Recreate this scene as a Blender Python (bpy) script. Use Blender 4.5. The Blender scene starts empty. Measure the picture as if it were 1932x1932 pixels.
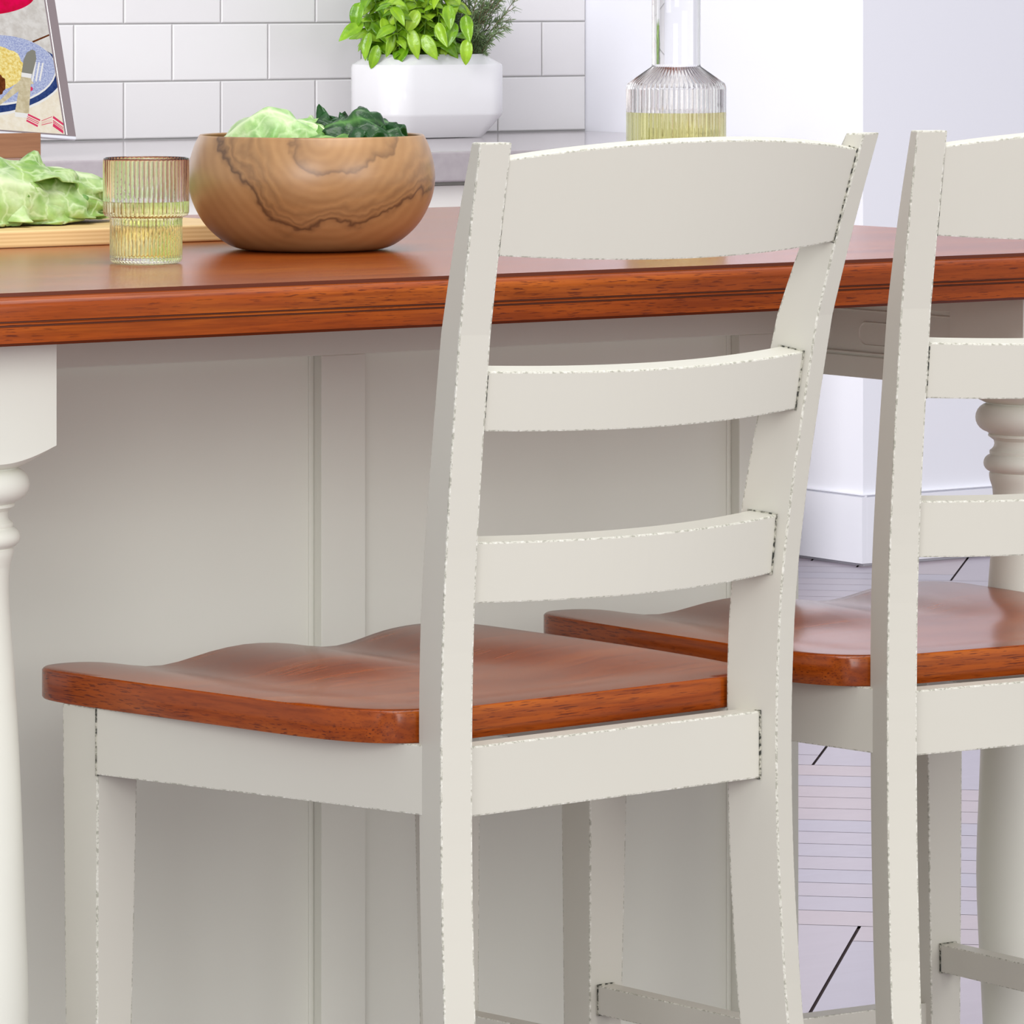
import bpy, bmesh, math, random
from mathutils import Vector, Matrix, noise
random.seed(7)
S = bpy.context.scene
C = S.collection
PI = math.pi
R = math.radians

# ------------------------------------------------------------------ camera, world, lights, exposure
PHI = 35.472                      # the camera looks 35 degrees off the room's depth axis
cam_d = bpy.data.cameras.new('camera')
cam = bpy.data.objects.new('camera', cam_d); C.objects.link(cam)
cam.location = (0, 0, 1.152)
cam.rotation_euler = (R(90), 0, -R(PHI))
cam_d.sensor_width = 36.0
cam_d.lens = 10000.0 / 1932.0 * 36.0
cam_d.shift_x = 0.0
cam_d.shift_y = -1006.0 / 1932.0
cam_d.clip_start = 0.1; cam_d.clip_end = 60
S.camera = cam

w = bpy.data.worlds.new('daylight'); S.world = w; w.use_nodes = True
bg = w.node_tree.nodes['Background']
bg.inputs[0].default_value = (0.955, 0.97, 1.0, 1); bg.inputs[1].default_value = 0.73

def area(name, loc, target, sx, sy, power, col=(1, 1, 1)):
    l = bpy.data.lights.new(name, 'AREA'); l.shape = 'RECTANGLE'; l.size = sx; l.size_y = sy
    l.energy = power; l.color = col
    o = bpy.data.objects.new(name, l); C.objects.link(o); o.location = loc
    o.rotation_euler = (Vector(target) - Vector(loc)).to_track_quat('-Z', 'Y').to_euler()
    return o
area('window_light_behind', (3.3, -1.3, 2.0), (2.7, 3.8, 0.6), 2.6, 1.8, 74, (1.0, 0.99, 0.975))
area('window_light_left', (-0.5, -0.1, 2.1), (2.5, 3.7, 0.5), 2.2, 1.8, 82, (0.99, 0.995, 1.0))
area('ceiling_light', (2.6, 2.9, 2.9), (2.6, 3.1, 0.0), 1.6, 1.6, 38, (1.0, 0.99, 0.97))
area('fill_light_far', (2.6, 6.6, 2.4), (6.6, 8.3, 0.6), 2.2, 1.7, 124, (0.975, 0.98, 1.0))  # unseen fill lamp added to brighten the pier and the tiled wall

vs = S.view_settings
S.display_settings.display_device = 'sRGB'
vs.view_transform = 'Standard'; vs.look = 'None'; vs.gamma = 1.0; vs.use_curve_mapping = False
vs.exposure = 0.0
S.cycles.max_bounces = 14; S.cycles.transmission_bounces = 14; S.cycles.transparent_max_bounces = 16
S.cycles.glossy_bounces = 6; S.cycles.sample_clamp_indirect = 4.0

# ------------------------------------------------------------------ colour and material helpers
def lin(r, g, b):
    f = lambda c: (c / 255 / 12.92) if c / 255 <= 0.04045 else ((c / 255 + 0.055) / 1.055) ** 2.4
    return (f(r), f(g), f(b), 1)

def mat(name, col=(0.8, 0.8, 0.8, 1), rough=0.5, spec=0.5, metal=0.0, coat=0.0, trans=0.0, ior=1.45, coat_rough=0.1):
    m = bpy.data.materials.new(name); m.use_nodes = True
    b = m.node_tree.nodes['Principled BSDF']
    b.inputs['Base Color'].default_value = col
    b.inputs['Roughness'].default_value = rough
    b.inputs['Specular IOR Level'].default_value = spec
    b.inputs['Metallic'].default_value = metal
    b.inputs['Coat Weight'].default_value = coat
    b.inputs['Coat Roughness'].default_value = coat_rough
    b.inputs['Transmission Weight'].default_value = trans
    b.inputs['IOR'].default_value = ior
    return m, m.node_tree, b

class NT:
    def __init__(s, nt): s.nt = nt
    def n(s, t, **kw):
        x = s.nt.nodes.new(t)
        for k, v in kw.items():
            if k.startswith('i_'): x.inputs[k[2:]].default_value = v
            elif k.startswith('j'): x.inputs[int(k[1:])].default_value = v
            else: setattr(x, k, v)
        return x
    def l(s, a, b): s.nt.links.new(a, b)
    def coords(s, scale=(1, 1, 1), rot=(0, 0, 0), loc=(0, 0, 0), kind='Object'):
        t = s.n('ShaderNodeTexCoord'); m = s.n('ShaderNodeMapping')
        m.inputs['Scale'].default_value = scale; m.inputs['Rotation'].default_value = rot; m.inputs['Location'].default_value = loc
        s.l(t.outputs[kind], m.inputs[0]); return m.outputs[0]
    def noise(s, v, scale, detail=3, rough=0.5, dist=0.0):
        x = s.n('ShaderNodeTexNoise'); x.inputs['Scale'].default_value = scale; x.inputs['Detail'].default_value = detail
        x.inputs['Roughness'].default_value = rough; x.inputs['Distortion'].default_value = dist
        if v is not None: s.l(v, x.inputs['Vector'])
        return x.outputs['Fac']
    def ramp(s, f, stops, interp='LINEAR'):
        x = s.n('ShaderNodeValToRGB'); x.color_ramp.interpolation = interp
        e = x.color_ramp.elements
        while len(e) < len(stops): e.new(0.5)
        for k, (p, c) in enumerate(stops): e[k].position = p; e[k].color = c
        s.l(f, x.inputs[0]); return x.outputs[0]
    def mix(s, f, a, b, mode='MIX'):
        x = s.n('ShaderNodeMix', data_type='RGBA', blend_type=mode)
        for k, v in ((0, f), (6, a), (7, b)):
            if isinstance(v, (int, float, tuple)): x.inputs[k].default_value = v
            else: s.l(v, x.inputs[k])
        return x.outputs[2]
    def math(s, op, a, b=None, c=None):
        x = s.n('ShaderNodeMath', operation=op)
        for k, v in ((0, a), (1, b), (2, c)):
            if v is None: continue
            if isinstance(v, (int, float)): x.inputs[k].default_value = v
            else: s.l(v, x.inputs[k])
        return x.outputs[0]
    def bump(s, h, b, strength=0.2, dist=0.001):
        x = s.n('ShaderNodeBump'); x.inputs['Strength'].default_value = strength; x.inputs['Distance'].default_value = dist
        s.l(h, x.inputs['Height']); s.l(x.outputs[0], b.inputs['Normal'])

PAINT = lin(207, 204, 192)
def paint_mat(name, col, rough=0.42):
    m, nt, b = mat(name, col, rough, 0.4); t = NT(nt)
    v = t.coords()
    a = t.noise(v, 9, 3)
    c2 = tuple(x * 0.96 for x in col[:3]) + (1,)
    t.l(t.mix(a, c2, col), b.inputs['Base Color'])
    t.bump(t.noise(v, 500, 2), b, 0.04, 0.0004)
    return m
M = {}
M['paint'] = paint_mat('antique_cream_paint', PAINT)
M['island_paint'] = paint_mat('island_cream_paint', lin(230, 230, 219))
# rubbed-through edges: short pale dashes and grey-brown glaze
m, nt, b = mat('rubbed_edge', PAINT, 0.6); t = NT(nt)
v = t.coords()
n1 = t.noise(v, 330, 2, 0.6)
t.l(t.ramp(n1, [(0.0, lin(140, 140, 124)), (0.42, lin(176, 174, 160)), (0.49, lin(208, 206, 193)), (0.58, lin(211, 209, 197)), (0.68, lin(230, 228, 218))]), b.inputs['Base Color'])
t.bump(n1, b, 0.5, 0.0008)
M['edge'] = m
m, nt, b = mat('dark_joint', lin(60, 60, 50), 0.8); t = NT(nt)  # patchy dark colour for the thin strips round the chair joints
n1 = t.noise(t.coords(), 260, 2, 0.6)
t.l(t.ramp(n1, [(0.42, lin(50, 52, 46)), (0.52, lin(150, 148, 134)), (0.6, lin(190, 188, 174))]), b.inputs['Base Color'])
M['joint_dark'] = m
PM = [M['paint'], M['edge'], M['joint_dark']]

def cherry(name, coat=0.28):
    """stained wood: short dark pores and long soft figure, running along x on top and along every edge."""
    m, nt, b = mat(name, lin(178, 88, 14), 0.27, 0.16, coat=coat, coat_rough=0.2); t = NT(nt)
    tcn = t.n('ShaderNodeTexCoord'); sp = t.n('ShaderNodeSeparateXYZ'); t.l(tcn.outputs['Normal'], sp.inputs[0])
    side = t.math('GREATER_THAN', t.math('ABSOLUTE', sp.outputs[0]), 0.62)
    flat = t.math('GREATER_THAN', sp.outputs[2], 0.7)
    def two(kx, ky, kz, off=0.0):
        a_, b_ = t.coords((kx, ky, kz), loc=(off, off, off)), t.coords((ky, kx, kz), loc=(off, off, off))
        x = t.n('ShaderNodeMix', data_type='VECTOR'); t.l(side, x.inputs[0]); t.l(a_, x.inputs[4]); t.l(b_, x.inputs[5])
        y = t.n('ShaderNodeMix', data_type='VECTOR'); t.l(flat, y.inputs[0]); t.l(x.outputs[1], y.inputs[4]); t.l(t.coords((kx, ky, 0.0), loc=(off, off, off)), y.inputs[5]); return y.outputs[1]
    big = t.noise(two(2.2, 16, 30), 1.0, 4, 0.55, 0.5)
    base = t.ramp(big, [(0.28, lin(130, 52, 6)), (0.5, lin(152, 67, 11)), (0.72, lin(174, 89, 20))])
    streak = t.noise(two(9, 170, 260, 2.0), 1.0, 3, 0.6)
    stf = t.ramp(streak, [(0.42, (0, 0, 0, 1)), (0.62, (1, 1, 1, 1))]); sb_ = t.n('ShaderNodeRGBToBW'); t.l(stf, sb_.inputs[0])
    base = t.mix(t.math('MULTIPLY', sb_.outputs[0], 0.55), base, lin(112, 42, 4))
    fine = t.noise(two(55, 760, 1000, 5.0), 1.0, 2, 0.5)
    pores = t.ramp(fine, [(0.36, (1, 1, 1, 1)), (0.42, (0, 0, 0, 1))])
    pf = t.n('ShaderNodeRGBToBW'); t.l(pores, pf.inputs[0])
    patch = t.ramp(t.noise(two(5, 30, 40, 9.0), 1.0, 2, 0.5), [(0.36, (0.15, 0.15, 0.15, 1)), (0.54, (1, 1, 1, 1))])
    pb = t.n('ShaderNodeRGBToBW'); t.l(patch, pb.inputs[0])
    t.l(t.mix(t.math('MULTIPLY', t.math('MULTIPLY', pf.outputs[0], pb.outputs[0]), 0.85), base, lin(82, 26, 6)), b.inputs['Base Color'])
    return m
M['cherry_x'] = cherry('cherry_stained_wood')
M['cherry_seat'] = cherry('cherry_stained_seat', 0.45)
m, nt, b = mat('dark_edge_brown', lin(96, 38, 10), 0.45)  # darker brown for the countertop's edge step, grooves and lower chamfer
M['cherry_dark'] = m

# ------------------------------------------------------------------ mesh helpers
def link(name, me, mats, parent=None, smooth=False):
    o = bpy.data.objects.new(name, me); C.objects.link(o)
    for x in (mats if isinstance(mats, (list, tuple)) else [mats]): me.materials.append(x)
    if smooth is True:
        for p in me.polygons: p.use_smooth = True
    elif smooth:
        for p in me.polygons: p.use_smooth = True
        me.set_sharp_from_angle(angle=R(smooth))
    if parent: o.parent = parent
    return o

def tag(o, label=None, cat=None, group=None, kind=None):
    if label: o['label'] = label
    if cat: o['category'] = cat
    if group: o['group'] = group
    if kind: o['kind'] = kind
    return o

def empty(name, loc=(0, 0, 0), rz=0.0):
    o = bpy.data.objects.new(name, None); C.objects.link(o)
    o.location = loc; o.rotation_euler = (0, 0, rz); o.empty_display_size = 0.05
    return o

def bm_obj(bm, name, mats, parent=None, bevel=0.0, seg=2, bmat=0, smooth=False, angle=28):
    bmesh.ops.recalc_face_normals(bm, faces=bm.faces)
    if bevel > 0:
        es = [e for e in bm.edges if len(e.link_faces) == 2 and e.calc_face_angle(0) > R(angle)]
        bmesh.ops.bevel(bm, geom=es, offset=bevel, segments=seg, profile=0.6, affect='EDGES', material=bmat, clamp_overlap=True)
    me = bpy.data.meshes.new(name); bm.to_mesh(me); bm.free()
    return link(name, me, mats, parent, smooth)

def add_box(bm, x0, x1, y0, y1, z0, z1, mi=0):
    vv = [bm.verts.new(p) for p in ((x0, y0, z0), (x1, y0, z0), (x1, y1, z0), (x0, y1, z0), (x0, y0, z1), (x1, y0, z1), (x1, y1, z1), (x0, y1, z1))]
    for f in ((0, 3, 2, 1), (4, 5, 6, 7), (0, 1, 5, 4), (1, 2, 6, 5), (2, 3, 7, 6), (3, 0, 4, 7)):
        bm.faces.new([vv[i] for i in f]).material_index = mi
    return vv

def add_hexa(bm, bot, top, mi=0):
    vv = [bm.verts.new(p) for p in list(bot) + list(top)]
    for f in ((0, 3, 2, 1), (4, 5, 6, 7), (0, 1, 5, 4), (1, 2, 6, 5), (2, 3, 7, 6), (3, 0, 4, 7)):
        bm.faces.new([vv[i] for i in f]).material_index = mi

def add_loft(bm, rings, mi=0, cap=True, close=True):
    rr = [[bm.verts.new(p) for p in r] for r in rings]
    n = len(rr[0])
    for a, b2 in zip(rr, rr[1:]):
        for i in range(n if close else n - 1):
            j = (i + 1) % n
            bm.faces.new((a[i], a[j], b2[j], b2[i])).material_index = mi
    if cap:
        bm.faces.new(list(reversed(rr[0]))).material_index = mi
        bm.faces.new(rr[-1]).material_index = mi
    return rr

def box_obj(name, dims, mats, parent=None, bevel=0.0, seg=2, bmat=0, kind=None):
    bm = bmesh.new(); add_box(bm, *dims)
    o = bm_obj(bm, name, mats, parent, bevel, seg, bmat)
    if kind: o['kind'] = kind
    return o

def lathe_mesh(name, prof, n=64, ribs=0, amp=None, closed=True):
    """prof: list of (r, z[, rib amplitude]); a closed loop of the section when closed."""
    me = bpy.data.meshes.new(name); bm = bmesh.new()
    rings = []
    for pr in prof:
        r, z = pr[0], pr[1]; a = pr[2] if len(pr) > 2 else 0
        if r < 1e-5: rings.append([bm.verts.new((0, 0, z))]); continue
        ring = []
        for i in range(n):
            th = 2 * PI * i / n
            rr = r + (a * (abs(math.cos(ribs * th / 2)) - 0.6) if a else 0)
            ring.append(bm.verts.new((rr * math.cos(th), rr * math.sin(th), z)))
        rings.append(ring)
    for a, b2 in zip(rings, rings[1:]):
        if len(a) == 1 and len(b2) == 1: continue
        for i in range(n):
            j = (i + 1) % n
            if len(a) == 1: bm.faces.new((a[0], b2[j], b2[i]))
            elif len(b2) == 1: bm.faces.new((a[i], a[j], b2[0]))
            else: bm.faces.new((a[i], a[j], b2[j], b2[i]))
    bmesh.ops.recalc_face_normals(bm, faces=bm.faces)
    bm.to_mesh(me); bm.free(); return me

def curve_pts(pts, sub=6):
    """Catmull-Rom through 2-D or 3-D points."""
    out = []
    P = [pts[0]] + list(pts) + [pts[-1]]
    for i in range(1, len(P) - 2):
        for k in range(sub):
            t_ = k / sub
            out.append(tuple(0.5 * ((2 * b_) + (-a_ + c_) * t_ + (2 * a_ - 5 * b_ + 4 * c_ - d_) * t_ ** 2 + (-a_ + 3 * b_ - 3 * c_ + d_) * t_ ** 3)
                             for a_, b_, c_, d_ in zip(P[i - 1], P[i], P[i + 1], P[i + 2])))
    out.append(tuple(pts[-1])); return out

def interp(x, X, Y):
    if x <= X[0]: return Y[0]
    for a, b_, c_, d_ in zip(X, X[1:], Y, Y[1:]):
        if x <= b_: return c_ + (d_ - c_) * (x - a) / (b_ - a)
    return Y[-1]

# ================================================================== THE SETTING
WX, WY, FY = 6.595, 8.9865, 8.0686          # return wall, tiled wall, far corner
CT = 0.8321                                 # grey counter top height

# floor: herringbone boards 0.1005 x 1.206 m laid at 45 degrees
m, nt, b = mat('pale_wood_boards', lin(205, 196, 208), 0.3, 0.5, coat=0.25, coat_rough=0.15); t = NT(nt)
at = t.n('ShaderNodeAttribute', attribute_name='tone')
v = t.coords((1, 1, 1))
g = t.noise(t.coords((1.0, 6.0, 1), rot=(0, 0, R(45))), 5, 5, 0.65, 1.2)
c1 = t.ramp(at.outputs['Fac'], [(0.0, lin(158, 152, 168)), (0.5, lin(164, 153, 165)), (1.0, lin(170, 153, 158))])
t.l(t.mix(t.math('MULTIPLY', g, 0.45), c1, lin(138, 126, 138)), b.inputs['Base Color'])
M['floor'] = m
m, nt, b = mat('board_gap', lin(88, 72, 74), 0.8); M['gap'] = m
def build_floor():
    W_, n = 0.1005, 12
    p0, q0 = 6.426, 0.650
    bm = bmesh.new(); lay = bm.verts.layers.float.new('tone')
    base = [bm.verts.new(p) for p in ((-1, -1.5, -0.004), (10.5, -1.5, -0.004), (10.5, 10, -0.004), (-1, 10, -0.004))]
    bm.faces.new(base).material_index = 1
    under = [bm.verts.new(p) for p in ((-1, -1.5, -0.05), (10.5, -1.5, -0.05), (10.5, 10, -0.05), (-1, 10, -0.05))]
    bm.faces.new(list(reversed(under))).material_index = 1
    r2 = math.sqrt(0.5)
    def board(pa, pb, qa, qb, gp, gq):
        pa, pb = p0 + pa * W_ + gp, p0 + pb * W_ - gp
        qa, qb = q0 + qa * W_ + gq, q0 + qb * W_ - gq
        cx_, cy_ = ((pa + pb) / 2 - (qa + qb) / 2) * r2, ((pa + pb) / 2 + (qa + qb) / 2) * r2
        if not (-0.6 < cx_ < 10.1 and -1.1 < cy_ < 9.6): return
        tone = random.random()
        vv = []
        for p, q in ((pa, qa), (pb, qa), (pb, qb), (pa, qb)):
            x_ = bm.verts.new(((p - q) * r2, (p + q) * r2, 0.0)); x_[lay] = tone; vv.append(x_)
        bm.faces.new(vv)
    fine, wide = 0.0012, 0.0021
    for mm in range(-6, 7):
        for k in range(-75, 76):
            board(k - n, k, k + 2 * n * mm, k + 1 + 2 * n * mm, fine, wide)       # boards running away to the right
            i = k
            board(i, i + 1, i - n + 1 + 2 * n * mm, i + 1 + 2 * n * mm, fine, wide)
    o = bm_obj(bm, 'floor', [M['floor'], M['gap']]); o['kind'] = 'structure'
    return o
build_floor()

m, nt, b = mat('white_wall_paint', lin(243, 243, 250), 0.6, 0.3); t = NT(nt)
t.bump(t.noise(t.coords(), 300, 2), b, 0.03, 0.0005); M['wall'] = m
m, nt, b = mat('grout', lin(186, 184, 184), 0.8); M['grout'] = m
m, nt, b = mat('white_glazed_tile', lin(230, 228, 229), 0.28, 0.5, coat=0.2, coat_rough=0.08); t = NT(nt)
at = t.n('ShaderNodeAttribute', attribute_name='tone')
t.l(t.ramp(at.outputs['Fac'], [(0, lin(224, 221, 222)), (1, lin(234, 232, 232))]), b.inputs['Base Color'])
t.bump(t.noise(t.coords(), 4, 2), b, 0.25, 0.004); M['tile'] = m
M['trim'] = mat('white_gloss_trim', lin(244, 244, 251), 0.4)[0]

def build_walls():
    box_obj('wall_back', (-0.6, WX, WY + 0.004, WY + 0.12, 0, 2.6), M['grout'], kind='structure')
    bm = bmesh.new(); lay = bm.verts.layers.float.new('tone')
    W_, H_, g_ = 0.22685, 0.1145, 0.0016
    for r_ in range(0, 14):
        z0 = 0.8336 + r_ * H_
        off = 5.460757 if r_ % 2 == 0 else 5.346436
        for k in range(-19, 7):
            x0 = off + k * W_; x1 = x0 + W_
            if x0 < 1.0 or x0 > WX - 0.02: continue
            x1 = min(x1, WX - 0.001)
            tn = random.random()
            ax, bx_, az, bz = x0 + g_, x1 - g_, z0 + g_, z0 + H_ - g_
            e_ = 0.0022
            ring0 = [(ax, WY + 0.006, az), (bx_, WY + 0.006, az), (bx_, WY + 0.006, bz), (ax, WY + 0.006, bz)]
            ring1 = [(ax, WY + 0.0012, az), (bx_, WY + 0.0012, az), (bx_, WY + 0.0012, bz), (ax, WY + 0.0012, bz)]
            ring2 = [(ax + e_, WY, az + e_), (bx_ - e_, WY, az + e_), (bx_ - e_, WY, bz - e_), (ax + e_, WY, bz - e_)]
            rr = add_loft(bm, [ring0, ring1, ring2])
            for q in rr:
                for vv in q: vv[lay] = tn
    o = bm_obj(bm, 'trim_1', M['tile']); o['kind'] = 'structure'
    # the pier at the end of the counter and the wall carrying on to the right
    box_obj('wall_right', (WX, WX + 3.6, FY, WY + 0.12, 0, 2.6), M['wall'], kind='structure')
    bm = bmesh.new()
    prof = [(0, 0.006), (0.0125, 0.006), (0.0125, 0.1355), (0.004, 0.1362), (0.004, 0.1388), (0.0110, 0.1394), (0.0110, 0.1402), (0, 0.1407)]
    def base(p, q, nrm, name):
        bm = bmesh.new()
        rings = []
        for pt, ex in ((p, -1), (q, 1)):
            rings.append([(pt[0] + nrm[0] * d, pt[1] + nrm[1] * d, z_) for d, z_ in prof])
        add_loft(bm, rings); o = bm_obj(bm, name, M['trim']); o['kind'] = 'structure'
    base((WX, FY - 0.0124), (WX, WY - 0.001), (-1, 0), 'baseboard_left')
    base((WX, FY), (WX + 3.5, FY), (0, -1), 'baseboard_right')
    bm.free()
build_walls()

# ================================================================== BACK COUNTER
m, nt, b = mat('grey_quartz', lin(168, 160, 163), 0.16, 0.5, coat=0.3, coat_rough=0.05); t = NT(nt)
t.l(t.mix(t.noise(t.coords(), 60, 4), lin(160, 151, 155), lin(178, 170, 172)), b.inputs['Base Color']); M['quartz'] = m
M['white_cab'] = paint_mat('white_cabinet_paint', lin(236, 232, 226))
GF = 8.052
def clipped(x0, y0, ins, z0, z1):
    q = [(x0, y0), (6.33 - ins, y0), (WX - 0.001, 8.33 + ins), (WX - 0.001, WY - 0.001), (x0, WY - 0.001)]
    bm = bmesh.new(); add_loft(bm, [[(x_, y_, z_) for x_, y_ in q] for z_ in (z0, z1)]); return bm
o = bm_obj(clipped(3.2, GF, 0.0, CT - 0.056, CT), 'grey_worktop', M['quartz'], None, 0.004, 3)
tag(o, 'thick grey polished stone worktop running along the white tiled wall', 'worktop')
def back_cabinets():
    e = empty('white_base_cabinet', (3.25, WY, 0))
    tag(e, 'white base cabinet under the grey stone worktop, seen between bowl and chair', 'cabinet')
    L_ = 2.98
    bm = clipped(3.25, WY - 0.88, 0.03, 0.10, 0.7745); bm.transform(Matrix.Translation((-3.25, -WY, 0))); bm_obj(bm, 'carcass', M['white_cab'], e)
    box_obj('plinth', (0.02, L_ - 0.02, -0.82, -0.10, 0.0, 0.10), M['white_cab'], e)
    for k in range(4):
        x0 = k * L_ / 4 + 0.003; x1 = (k + 1) * L_ / 4 - 0.003
        d = box_obj('drawer', (x0, x1, -0.902, -0.8805, 0.60, 0.768), M['white_cab'], e, 0.002)
        dd = box_obj('door', (x0, x1, -0.902, -0.8805, 0.115, 0.594), M['white_cab'], e, 0.002)
        for par, zz in ((d, 0.66), (dd, 0.52)):
            mx = (x0 + x1) / 2
            box_obj('handle', (mx - 0.06, mx + 0.06, -0.93, -0.921, zz, zz + 0.01), M['quartz'], par, 0.002)
back_cabinets()

# ================================================================== KITCHEN ISLAND
TOP = 0.914
isl = empty('kitchen_island', (2.55, 4.0, 0))
tag(isl, 'cream painted kitchen island with thick cherry wood top and turned legs', 'kitchen island')
def W2(o):                       # parts are modelled in room coordinates; bring them to the island's frame
    p = o.parent; o.matrix_parent_inverse = Matrix.Identity(4)
    off = Vector(p.location)
    o.data.transform(Matrix.Translation(-off)); return o

def island_top():
    X0, X1, Y0, Y1 = 1.926, 3.253, 3.479, 4.552
    prof = [(-0.0112, 0.9140), (-0.0112, 0.9112), (-0.0104, 0.9110)]
    for k in range(1, 9):
        a = PI / 2 * k / 8
        prof.append((-0.0104 + 0.0104 * math.sin(a), 0.9025 + 0.0085 * math.cos(a)))
    prof += [(0, 0.8932), (-0.0018, 0.8928), (-0.0018, 0.8919), (-0.0004, 0.8914), (-0.0004, 0.8902), (-0.0020, 0.8898), (-0.0020, 0.8889), (0, 0.8884),
             (0, 0.8765), (-0.0022, 0.8742), (-0.03, 0.8740)]
    bm = bmesh.new(); rings = []
    for d, z_ in prof:
        rings.append([(X0 - d, Y0 - d, z_), (X1 + d, Y0 - d, z_), (X1 + d, Y1 + d, z_), (X0 - d, Y1 + d, z_)])
    rr = [[bm.verts.new(p) for p in r_] for r_ in rings]
    dark = {0, 1, 11, 12, 15, 16, 19}
    for k, (a, b_) in enumerate(zip(rr, rr[1:])):
        for i in range(4):
            j = (i + 1) % 4
            f = bm.faces.new((a[i], a[j], b_[j], b_[i]))
            f.material_index = 1 if k in dark else 0
    bm.faces.new(rr[0]); bm.faces.new(rr[-1])
    o = bm_obj(bm, 'countertop', [M['cherry_x'], M['cherry_dark']], isl, smooth=24)
    o['label'] = 'cherry stained wooden top with a moulded edge'
    W2(o)
island_top()

def island_body():
    CY = 3.85; XL, XR = 2.02, 3.070; YB = 4.50
    bm = bmesh.new()
    add_box(bm, XL + 0.001, XR + 0.008, CY + 0.022, YB, 0.0, 0.874)
    W2(bm_obj(bm, 'cabinet', M['island_paint'], isl))
    bm = bmesh.new()
    zt = 0.8243
    def b4(x0, x1, z0, z1): add_box(bm, x0, x1, CY, CY + 0.0235, z0, z1)
    b4(XL, XR, zt, 0.874); b4(XL, XR, 0.0, 0.12)
    b4(XL, 2.075, 0.12, zt); b4(2.5401, 2.5862, 0.12, zt); b4(3.0002, XR, 0.12, zt)
    W2(bm_obj(bm, 'face_frame', M['island_paint'], isl, 0.0006, 1))
    for x0, x1 in ((2.075, 2.5401), (2.5862, 3.0002)):
        bm = bmesh.new()
        add_box(bm, x0, x1 - 0.0, CY + 0.0135, CY + 0.023, 0.12, zt)
        # a narrow bead closes the right edge of each panel
        add_box(bm, x1 - 0.005, x1, CY + 0.0120, CY + 0.014, 0.12, zt)
        W2(bm_obj(bm, 'panel', M['island_paint'], isl, 0.0005, 1))
    # support rails under the overhang, running from each leg back to the cabinet
    for sgn, xf in ((1, 3.0785), (-1, 2.0195)):
        bm = bmesh.new()
        x0, x1 = (xf, xf + 0.022) if sgn > 0 else (xf - 0.022, xf)
        add_box(bm, x0, x1, 3.637, 3.98, 0.7866, 0.8739)
        inner = x0 if sgn > 0 else x1
        s_ = -1 if sgn > 0 else 1
        # lower moulding strip with a shadow groove over it
        add_box(bm, min(inner, inner + s_ * 0.0018), max(inner, inner + s_ * 0.0018), 3.64, 3.85, 0.7866, 0.8065)
        add_box(bm, min(inner, inner + s_ * 0.003), max(inner, inner + s_ * 0.003), 3.64, 3.85, 0.8085, 0.8105)
        add_box(bm, min(inner, inner + s_ * 0.0012), max(inner, inner + s_ * 0.0012), 3.64, 3.85, 0.8475, 0.8495)
        add_box(bm, min(inner, inner + s_ * 0.0024), max(inner, inner + s_ * 0.0024), 3.64, 3.85, 0.853, 0.8739)
        rail = W2(bm_obj(bm, 'support_rail', M['island_paint'], isl, 0.0006, 1))
        # two rounded fields, each ringed by a small bead
        for y0, y1 in ((3.680, 3.772), (3.814, 3.86)):
            bm = bmesh.new()
            zc = 0.8275; h = 0.0105
            loop = []
            nseg = 10
            for k in range(nseg + 1):
                a = -PI / 2 + PI * k / nseg; loop.append((y1 - h + h * math.cos(a), zc + h * math.sin(a)))
            for k in range(nseg + 1):
                a = PI / 2 + PI * k / nseg; loop.append((y0 + h + h * math.cos(a), zc + h * math.sin(a)))
            cy_, cz_ = (y0 + y1) / 2, zc
            def off(q, k):
                dy, dz = q[0] - cy_, q[1] - cz_
                l = math.hypot(dy, dz); return (q[0] + dy / l * k, q[1] + dz / l * k)
            rings = []
            for k, dep in ((0.0012, 0.0), (0.0012, 0.0), (0.0004, 0.0014), (-0.0008, 0.0014), (-0.0016, 0.0002)):
                rings.append([(inner + s_ * dep, *off(q, k)) for q in loop])
            add_loft(bm, rings[1:], cap=False)
            bm.faces.new([bm.verts.new(p) for p in rings[-1]])
            f_ = bm_obj(bm, 'oval_moulding', M['island_paint'], rail, smooth=40)
            f_.data.transform(Matrix.Translation(-Vector(isl.location)))
island_body()

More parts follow.
